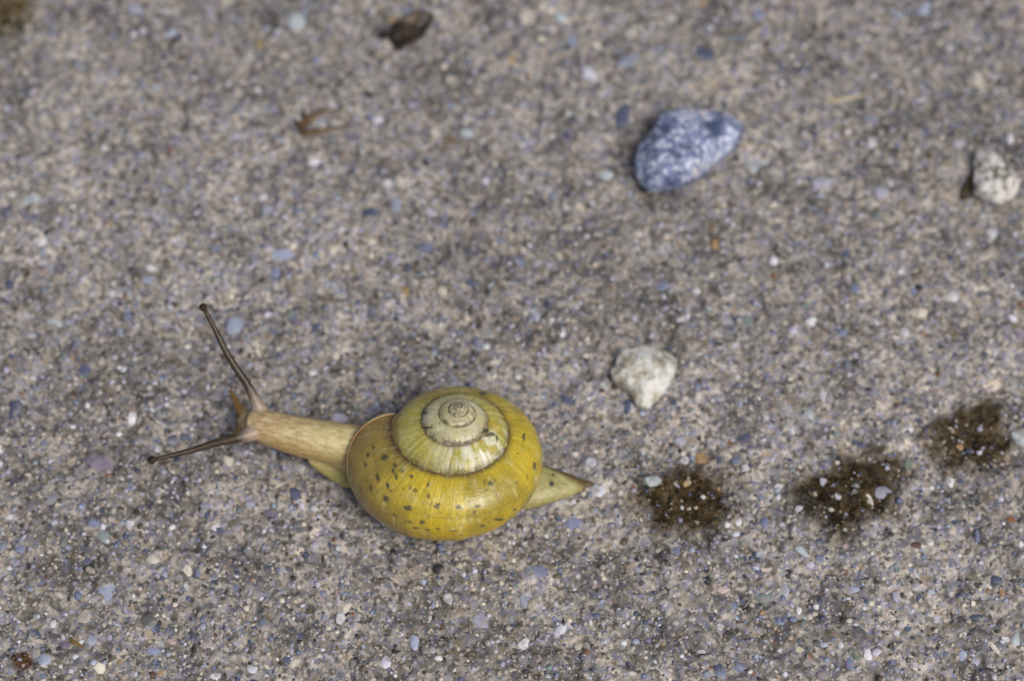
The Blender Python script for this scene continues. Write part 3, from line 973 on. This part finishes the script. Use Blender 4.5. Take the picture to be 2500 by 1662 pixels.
# fine line where the former seam would run on the body whorl
ln = np.exp(-(ed2 / 0.085) ** 2) * sstep(0.9, 0.8, TU) * sstep(0.05, 0.2, TU)
c = lerp(c, np.tile(np.array([0.26, 0.20, 0.06]), (len(Q), 1)), ln * 0.5)
# veins of the mantle showing through the thin wall
ve = np.abs(fbm(Q * 0.95 + 3 * fbm(Q * 0.5, 2, 97)[:, None], 2, 96) - 0.5)
vein = sstep(0.045, 0.0, ve) * np.exp(-((TU - 0.28) / 0.16) ** 2) * sstep(2.2, 3.4, ad) * sstep(7.0, 5.5, ad)
c = lerp(c, np.tile(np.array([0.36, 0.29, 0.07]), (len(Q), 1)), vein * 0.9)
# spots, where the photograph has them: project onto the surface
bvh = BVHTree.FromPolygons([Vector(v) for v in SWd[::1]], [tuple(f) for f in grid_faces(NU, NV)], epsilon=0.0)
spots = [  # x, y in the enlarged crop, width, height
    (425, 770, 55, 50), (275, 745, 26, 36), (255, 835, 26, 50), (325, 680, 24, 46), (500, 890, 34, 50), (525, 935, 34, 44), (580, 885, 38, 32),
    (515, 838, 30, 36), (655, 937, 36, 30), (365, 945, 34, 60), (450, 1020, 26, 70), (480, 1060, 20, 34), (435, 1128, 52, 58), (645, 1035, 28, 38), (693, 1057, 36, 28),
    (805, 1010, 24, 32), (807, 1108, 32, 44), (882, 1193, 46, 50), (1062, 1196, 46, 40), (628, 1208, 72, 38), (752, 1331, 50, 32),
    (642, 1331, 34, 24), (518, 1274, 22, 24), (888, 1390, 30, 20), (1270, 1364, 44, 26), (1342, 1002, 46, 38), (1636, 595, 28, 56),
    (1728, 845, 30, 60), (1587, 735, 18, 18), (305, 1035, 22, 46), (420, 597, 18, 18), (1225, 1195, 26, 26), (1205, 1248, 24, 26), (585, 1038, 16, 14),
    (655, 872, 18, 18), (1275, 215, 70, 34), (1420, 1310, 60, 24), (700, 1383, 70, 18), (800, 1400, 46, 18), (770, 385, 44, 34), (1400, 610, 22, 60),
    (1340, 570, 80, 40), (1300, 540, 60, 40), (790, 510, 90, 22), (1575, 985, 16, 18), (1665, 930, 12, 50), (1250, 1190, 30, 22), (900, 468, 12, 12),
    (1085, 1440, 30, 14), (1020, 1410, 60, 16), (1560, 1220, 24, 16), (845, 265, 12, 12), (985, 1010, 10, 12)]
gap = np.zeros(len(Q))
n_spot = vnoise(Q * 5.0, 99)
for (a, bb, w_, h_) in spots:
    px, py = 820 + a / 3.5636, 900 + bb / 3.5636
    d = ray(px, py)
    hit, nrm, idx, dist = bvh.ray_cast(cam_pos, d)
    if hit is None:
        continue
    rel = Q - np.array(hit)
    near = np.where((rel ** 2).sum(1) < 4.0)[0]
    rl = rel[near]
    u_ = rl @ np.array(cam_right) / (w_ / 3.5636 * 0.0396 * 0.54)
    v_ = rl @ np.array(cam_up) / (h_ / 3.5636 * 0.0396 * 0.54)
    dd = np.sqrt(u_ ** 2 + v_ ** 2) * (0.6 + 0.8 * n_spot[near])
    gap[near] = np.maximum(gap[near], sstep(1.12, 0.75, dd) * (0.9 if w_ > 20 else 0.7))
spc = np.array([0.045, 0.045, 0.035])
c = lerp(c, np.tile(spc, (len(Q), 1)), gap * 0.92)
ck = np.abs(fbm(np.column_stack([sarc * 0.55, ad * 1.1, TU * 0]) + 0.9 * (n_mid[:, None] - 0.5), 3, 140) - 0.5)
crk = sstep(0.010, 0.0, ck) * sstep(0.5, 0.62, n_big * 0.5 + n_mid * 0.5) * (TU < 1)
c = lerp(c, np.tile(np.array([0.30, 0.22, 0.05]), (len(Q), 1)), crk * 0.55)
scr = sstep(0.74, 0.82, vnoise(np.column_stack([sarc * 6, ad * 0.9, TU * 0]), 141)) * sstep(0.48, 0.62, n_mid)
c = lerp(c, np.tile(np.array([0.78, 0.72, 0.40]), (len(Q), 1)), scr * 0.35)
# scattered specks of grit
speck = sstep(0.80, 0.86, vnoise(Q * 5.5, 120)) * sstep(3.6, 2.8, TU) * sstep(0.45, 0.7, n_big) * 0.5
c = lerp(c, np.tile(dc, (len(Q), 1)), speck)
set_col(shell_me, np.clip(c, 0.005, 0.9))
uvl = np.column_stack([sarc, ad])
at = shell_me.attributes.new('swirl', 'FLOAT_VECTOR', 'POINT')
at.data.foreach_set('vector', np.column_stack([uvl, TU * 0]).astype(np.float32).ravel())
set_float(shell_me, np.clip(dirt + gap, 0, 1), 'dull')

m = Mat('shell')
sw = m.n('ShaderNodeAttribute', attribute_name='swirl')
mp = m.n('ShaderNodeMapping')
mp.inputs['Scale'].default_value = (4.2, 0.35, 1)
m.l(sw.outputs['Vector'], mp.inputs['Vector'])
st = m.noise(1.0, 4, 0.6, mp.outputs[0])
mp2 = m.n('ShaderNodeMapping')
mp2.inputs['Scale'].default_value = (0.3, 5.0, 1)
m.l(sw.outputs['Vector'], mp2.inputs['Vector'])
sp = m.noise(1.0, 3, 0.6, mp2.outputs[0])
fn = m.noise(2600, 3, 0.6)
cc = m.mix(0.55, m.attr('Col'), m.ramp(st, [(0.3, (0.8, 0.8, 0.8)), (0.7, (1.18, 1.18, 1.18))]), 'MULTIPLY')
cc = m.mix(0.35, cc, m.ramp(fn, [(0.3, (0.7, 0.7, 0.7)), (0.7, (1.25, 1.25, 1.25))]), 'MULTIPLY')
b = m.bsdf(Roughness=0.42)
b.inputs['Specular IOR Level'].default_value = 0.45
b.inputs['Subsurface Weight'].default_value = 0.10
b.inputs['Coat Weight'].default_value = 0.25
b.inputs['Coat Roughness'].default_value = 0.22
b.inputs['Subsurface Radius'].default_value = (1.0, 0.7, 0.2)
b.inputs['Subsurface Scale'].default_value = 0.0006
m.l(cc, b.inputs['Base Color'])
rg = m.math('ADD', m.math('MULTIPLY', m.attr('dull', 'Fac'), 0.3), m.math('ADD', m.math('MULTIPLY', fn, 0.22), 0.13))
m.l(rg, b.inputs['Roughness'])
hh = m.math('ADD', m.math('MULTIPLY', st, 1.0), m.math('ADD', m.math('MULTIPLY', sp, 0.35), m.math('MULTIPLY', fn, 0.35)))
m.l(m.bump(hh, 0.00011, 0.75), b.inputs['Normal'])
shell = link('shell', shell_me, m.m)
to_snail(shell)

# lip: rolled rim of the mouth
end = SWd.reshape(NU, NV, 3)[0]
nxt = SWd.reshape(NU, NV, 3)[6]
i0 = int(np.argmin(np.abs(arc - float(arc_sut(np.array([0.0]))[0]))))
ep = end[i0:]
grow = ep - nxt[i0:]
grow /= np.linalg.norm(grow, axis=1, keepdims=True)
tg = np.gradient(ep, axis=0)
tg /= np.linalg.norm(tg, axis=1, keepdims=True)
outn = np.cross(tg, grow)
ctr = np.array([*(ep.mean(0))])
if ((ep - ctr) * outn).sum() < 0:
    outn = -outn
aa = np.linspace(0, 2 * math.pi, 14, endpoint=False)
rr = 0.07 * sstep(-0.02, 0.1, np.linspace(0, 1, len(ep))) + 0.06
LV = ep[:, None] + rr[:, None, None] * (np.cos(aa)[None, :, None] * grow[:, None] * 0.9 + np.sin(aa)[None, :, None] * outn[:, None] * 0.8) + outn[:, None] * 0.05
LV = LV.reshape(-1, 3)
lm = mesh_from('lip', LV, grid_faces(len(ep), 14, True))
ca = np.tile(np.cos(aa), len(ep))
ll = np.repeat(np.linspace(0, 1, len(ep)), 14)
lc = lerp(np.tile(np.array([0.44, 0.34, 0.19]), (len(LV), 1)), np.tile(np.array([0.30, 0.16, 0.05]), (len(LV), 1)), sstep(0.5, -0.5, ca) * (0.1 + 0.8 * sstep(0.1, 0.2, ll) * sstep(0.42, 0.3, ll)))
lc *= (0.8 + 0.4 * fbm(LV * 2.5, 2, 130))[:, None]
set_col(lm, lc)
m = Mat('shell_lip')
b = m.bsdf(Roughness=0.4)
b.inputs['Subsurface Weight'].default_value = 0.2
b.inputs['Subsurface Scale'].default_value = 0.0008
m.l(m.attr('Col'), b.inputs['Base Color'])
lip = link('lip', lm, m.m, shell)

# ---- body: one continuous skin
tubes = []                                   # (points, half widths, squash) in world mm


def px3(rows):
    return [tuple(P(a, bb, zz)) for a, bb, zz in rows]


def body_tube(rows, rad, squash=1.0, nseg=20):
    tubes.append((px3(rows), rad, squash, nseg))


neck_rows = [(606, 1036, 4.4), (640, 1040, 4.5), (744, 1068, 4.1), (850, 1086, 3.7), (940, 1105, 3.6), (1030, 1125, 3.9)]
body_tube(neck_rows, [1.05, 1.6, 1.9, 2.0, 2.15, 2.3], 1.0)
foot_rows = [(752, 1112, 2.0), (800, 1128, 1.35), (850, 1142, 1.0), (930, 1150, 1.0), (1100, 1178, 1.0), (1260, 1188, 1.05), (1330, 1183, 0.95), (1390, 1183, 0.75), (1428, 1181, 0.5), (1450, 1180, 0.35)]
body_tube(foot_rows, [.5, 1.4, 1.95, 2.3, 2.4, 2.35, 2.0, 1.2, .45, .2], 0.55)
body_tube([(790, 1085, 3.2), (850, 1112, 2.6), (930, 1130, 2.4), (1080, 1160, 3.0), (1180, 1165, 2.6), (1280, 1178, 1.6)], [1.0, 1.7, 2.4, 2.9, 2.6, 1.5], 0.8)
ten_u = [(640, 1012, 4.9), (628, 987, 5.6), (604, 939, 6.8), (559.5, 872, 8.4), (521, 796, 10.2), (497, 751, 11.3)]
body_tube(ten_u, [.8, .64, .41, .36, .27, .20], 1.0, 14)
ten_l = [(628, 1052, 4.9), (603, 1062, 5.1), (572, 1070, 5.5), (521, 1082.5, 6.2), (457.5, 1101.7, 7.0), (372, 1121.6, 7.93)]
body_tube(ten_l, [.8, .68, .48, .38, .30, .19], 1.0, 14)
body_tube([(612, 1022, 3.4), (592, 1005, 2.7), (577, 980, 2.3), (564, 957, 2.1)], [.8, .55, .28, .18], 1.0, 12)
body_tube([(612, 1046, 3.2), (590, 1052, 2.5), (570, 1062, 2.2), (556, 1070, 2.1)], [.8, .5, .26, .17], 1.0, 12)
body_tube([(640, 1040, 3.6), (605, 1030, 3.1), (586, 1030, 2.6)], [1.2, .95, .5], 1.0, 14)
tips = []
for (a, bb, zz), rb in (((496, 750, 11.35), .42), ((370, 1122, 7.95), .44)):
    tips.append((np.array(P(a, bb, zz)), rb))

bm = bmesh.new()
for pts, rad, sq, ns in tubes:
    V, Fc = ribbon_tube(pts, rad, ns, sq)
    vs = [bm.verts.new(v) for v in V]
    for f in Fc:
        bm.faces.new([vs[i] for i in f])
    n = len(V) // ns
    bm.faces.new([vs[i] for i in range(ns)][::-1])
    bm.faces.new([vs[(n - 1) * ns + i] for i in range(ns)])
for pos, rb in tips:
    bmesh.ops.create_icosphere(bm, subdivisions=3, radius=rb, matrix=Matrix.Translation(Vector(pos)))
bmesh.ops.recalc_face_normals(bm, faces=bm.faces)
tmp = bpy.data.meshes.new('tmp')
bm.to_mesh(tmp)
bm.free()
to = bpy.data.objects.new('tmp', tmp)
COL.objects.link(to)
md = to.modifiers.new('r', 'REMESH')
md.mode = 'VOXEL'
md.voxel_size = 0.115
ms = to.modifiers.new('s', 'SMOOTH')
ms.factor = 0.5
ms.iterations = 6
dg = bpy.context.evaluated_depsgraph_get()
em = to.evaluated_get(dg).to_mesh()
nvb = len(em.vertices)
bv = np.empty(nvb * 3, dtype=np.float32)
em.vertices.foreach_get('co', bv)
bv = bv.reshape(-1, 3).astype(float)
bn = np.empty(nvb * 3, dtype=np.float32)
em.vertices.foreach_get('normal', bn)
bn = bn.reshape(-1, 3).astype(float)
bf = np.array([list(p.vertices) for p in em.polygons], dtype=np.int32)
to.evaluated_get(dg).to_mesh_clear()
bpy.data.objects.remove(to)
print('body verts', nvb)


def seg_dist(p, rows):
    """distance to a polyline and place along it 0..1"""
    pts = np.array(px3(rows))
    best = np.full(len(p), 1e9)
    along = np.zeros(len(p))
    for i in range(len(pts) - 1):
        a, bb = pts[i], pts[i + 1]
        ab = bb - a
        t = np.clip(((p - a) @ ab) / (ab @ ab), 0, 1)
        d = np.linalg.norm(p - (a + t[:, None] * ab), axis=1)
        u = d < best
        best[u] = d[u]
        along[u] = (i + t[u]) / (len(pts) - 1)
    return best, along


dn, an = seg_dist(bv, neck_rows)
df, af = seg_dist(bv, foot_rows)
du, au = seg_dist(bv, ten_u)
dl, al = seg_dist(bv, ten_l)
nax = np.array(P(640, 1040, 4.5)) - np.array(P(850, 1086, 4.2))
nax /= np.linalg.norm(nax)
nsd = np.cross(nax, [0, 0, 1]); nsd /= np.linalg.norm(nsd)
nup = np.cross(nsd, nax)
loc = np.column_stack([bv @ nax, bv @ nsd, bv @ nup])
tub = fbm(loc * np.array([1.6, 4.2, 4.2]), 2, 150)
tub2 = fbm(loc * np.array([1.3, 4.5, 4.5]), 2, 151)
ten_w = np.maximum(sstep(0.9, 0.5, du) * sstep(0.12, 0.42, au), sstep(0.9, 0.5, dl) * sstep(0.12, 0.42, al))
base_w = np.maximum(sstep(1.1, 0.6, du) * sstep(0.0, 0.1, au), sstep(1.1, 0.6, dl) * sstep(0.0, 0.1, al))
# skin relief
bv = bv + bn * ((tub - 0.5) * 0.10 * (1 - ten_w) + (fbm(bv * 5, 2, 160) - 0.5) * 0.03)[:, None]
one = lambda q: np.tile(np.array(q), (nvb, 1))
bc = one((0.44, 0.32, 0.16))
bc = lerp(bc, one((0.54, 0.46, 0.22)), sstep(0.22, 0.55, an))
streak = sstep(0.46, 0.66, tub2 * 0.6 + tub * 0.4)
bc = lerp(bc, one((0.78, 0.70, 0.46)), streak * 0.34)
bc = lerp(bc, one((0.30, 0.19, 0.07)), sstep(0.42, 0.30, tub2 * 0.6 + tub * 0.4) * 0.4)
# darker amber along both flanks of the neck
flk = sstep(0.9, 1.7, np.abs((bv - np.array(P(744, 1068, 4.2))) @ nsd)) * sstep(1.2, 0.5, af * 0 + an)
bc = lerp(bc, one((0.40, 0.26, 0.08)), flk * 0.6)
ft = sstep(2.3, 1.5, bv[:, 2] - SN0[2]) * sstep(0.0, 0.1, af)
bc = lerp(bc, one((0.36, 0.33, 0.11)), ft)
tl = sstep(0.55, 0.66, af) * sstep(2.8, 2.2, bv[:, 2])
tc = lerp(one((0.47, 0.44, 0.20)), one((0.27, 0.24, 0.07)), fbm(bv * 1.1, 2, 170))
bc = lerp(bc, tc, tl)
tipc = sstep(0.90, 0.97, af)
bc = lerp(bc, one((0.14, 0.085, 0.035)), tipc)
mouth = sstep(3.9, 3.0, bv[:, 2]) * sstep(0.12, 0.02, an)
bc = lerp(bc, one((0.32, 0.17, 0.04)), mouth)
bc = lerp(bc, one((0.36, 0.29, 0.25)), base_w * 0.8)
tnc = lerp(one((0.060, 0.036, 0.014)), one((0.026, 0.015, 0.006)), fbm(bv * 6, 2, 171))
bc = lerp(bc, tnc, ten_w)
for a, bb, rad in ((820 + 1875 / 3.5636, 900 + 1000 / 3.5636, .34), (820 + 1890 / 3.5636, 900 + 920 / 3.5636, .17)):
    q = np.array(P(a, bb, 1.6))
    dd = np.hypot((bv - q) @ np.array(cam_right), (bv - q) @ np.array(cam_up))
    bc = lerp(bc, one((0.025, 0.022, 0.012)), sstep(rad, rad * 0.5, dd))
# dark brown line along the far edge of the tail
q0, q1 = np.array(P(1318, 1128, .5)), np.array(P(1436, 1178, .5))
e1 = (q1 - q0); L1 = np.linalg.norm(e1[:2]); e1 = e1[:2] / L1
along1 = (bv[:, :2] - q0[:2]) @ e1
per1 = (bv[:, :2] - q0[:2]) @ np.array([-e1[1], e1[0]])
edge_line = sstep(-1.05, -0.45, per1) * sstep(-1, 0.5, along1) * tl
bc = lerp(bc, one((0.10, 0.06, 0.02)), edge_line * 0.9)
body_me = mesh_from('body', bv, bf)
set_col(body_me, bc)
m = Mat('snail_skin')
b = m.bsdf(Roughness=0.48)
b.inputs['Specular IOR Level'].default_value = 0.5
b.inputs['Coat Weight'].default_value = 0.18
b.inputs['Coat Roughness'].default_value = 0.25
b.inputs['Subsurface Weight'].default_value = 0.5
b.inputs['Subsurface Radius'].default_value = (1.0, 0.65, 0.3)
b.inputs['Subsurface Scale'].default_value = 0.0007
fn = m.noise(3200, 3, 0.6)
m.l(m.mix(0.4, m.attr('Col'), m.ramp(fn, [(0.3, (0.68, 0.68, 0.68)), (0.7, (1.28, 1.28, 1.28))]), 'MULTIPLY'), b.inputs['Base Color'])
m.l(m.bump(fn, 0.00012, 0.6), b.inputs['Normal'])
body = link('body', body_me, m.m)
to_snail(body)

# eyes at the stalk tips
m = Mat('eye')
b = m.bsdf(Roughness=0.12, Base_Color=(0.006, 0.005, 0.005, 1))
for pos, rb in tips:
    bm = bmesh.new()
    bmesh.ops.create_icosphere(bm, subdivisions=3, radius=0.21 * MM)
    for f in bm.faces:
        f.smooth = True
    me = bpy.data.meshes.new('eye')
    bm.to_mesh(me)
    bm.free()
    toc = np.array(cam_pos) - pos
    toc = np.array([toc[0] * 0, -0.35, 1.0])
    toc /= np.linalg.norm(toc)
    e = link('eye', me, m.m)
    to_snail(e, pos + toc * (rb * 0.62))
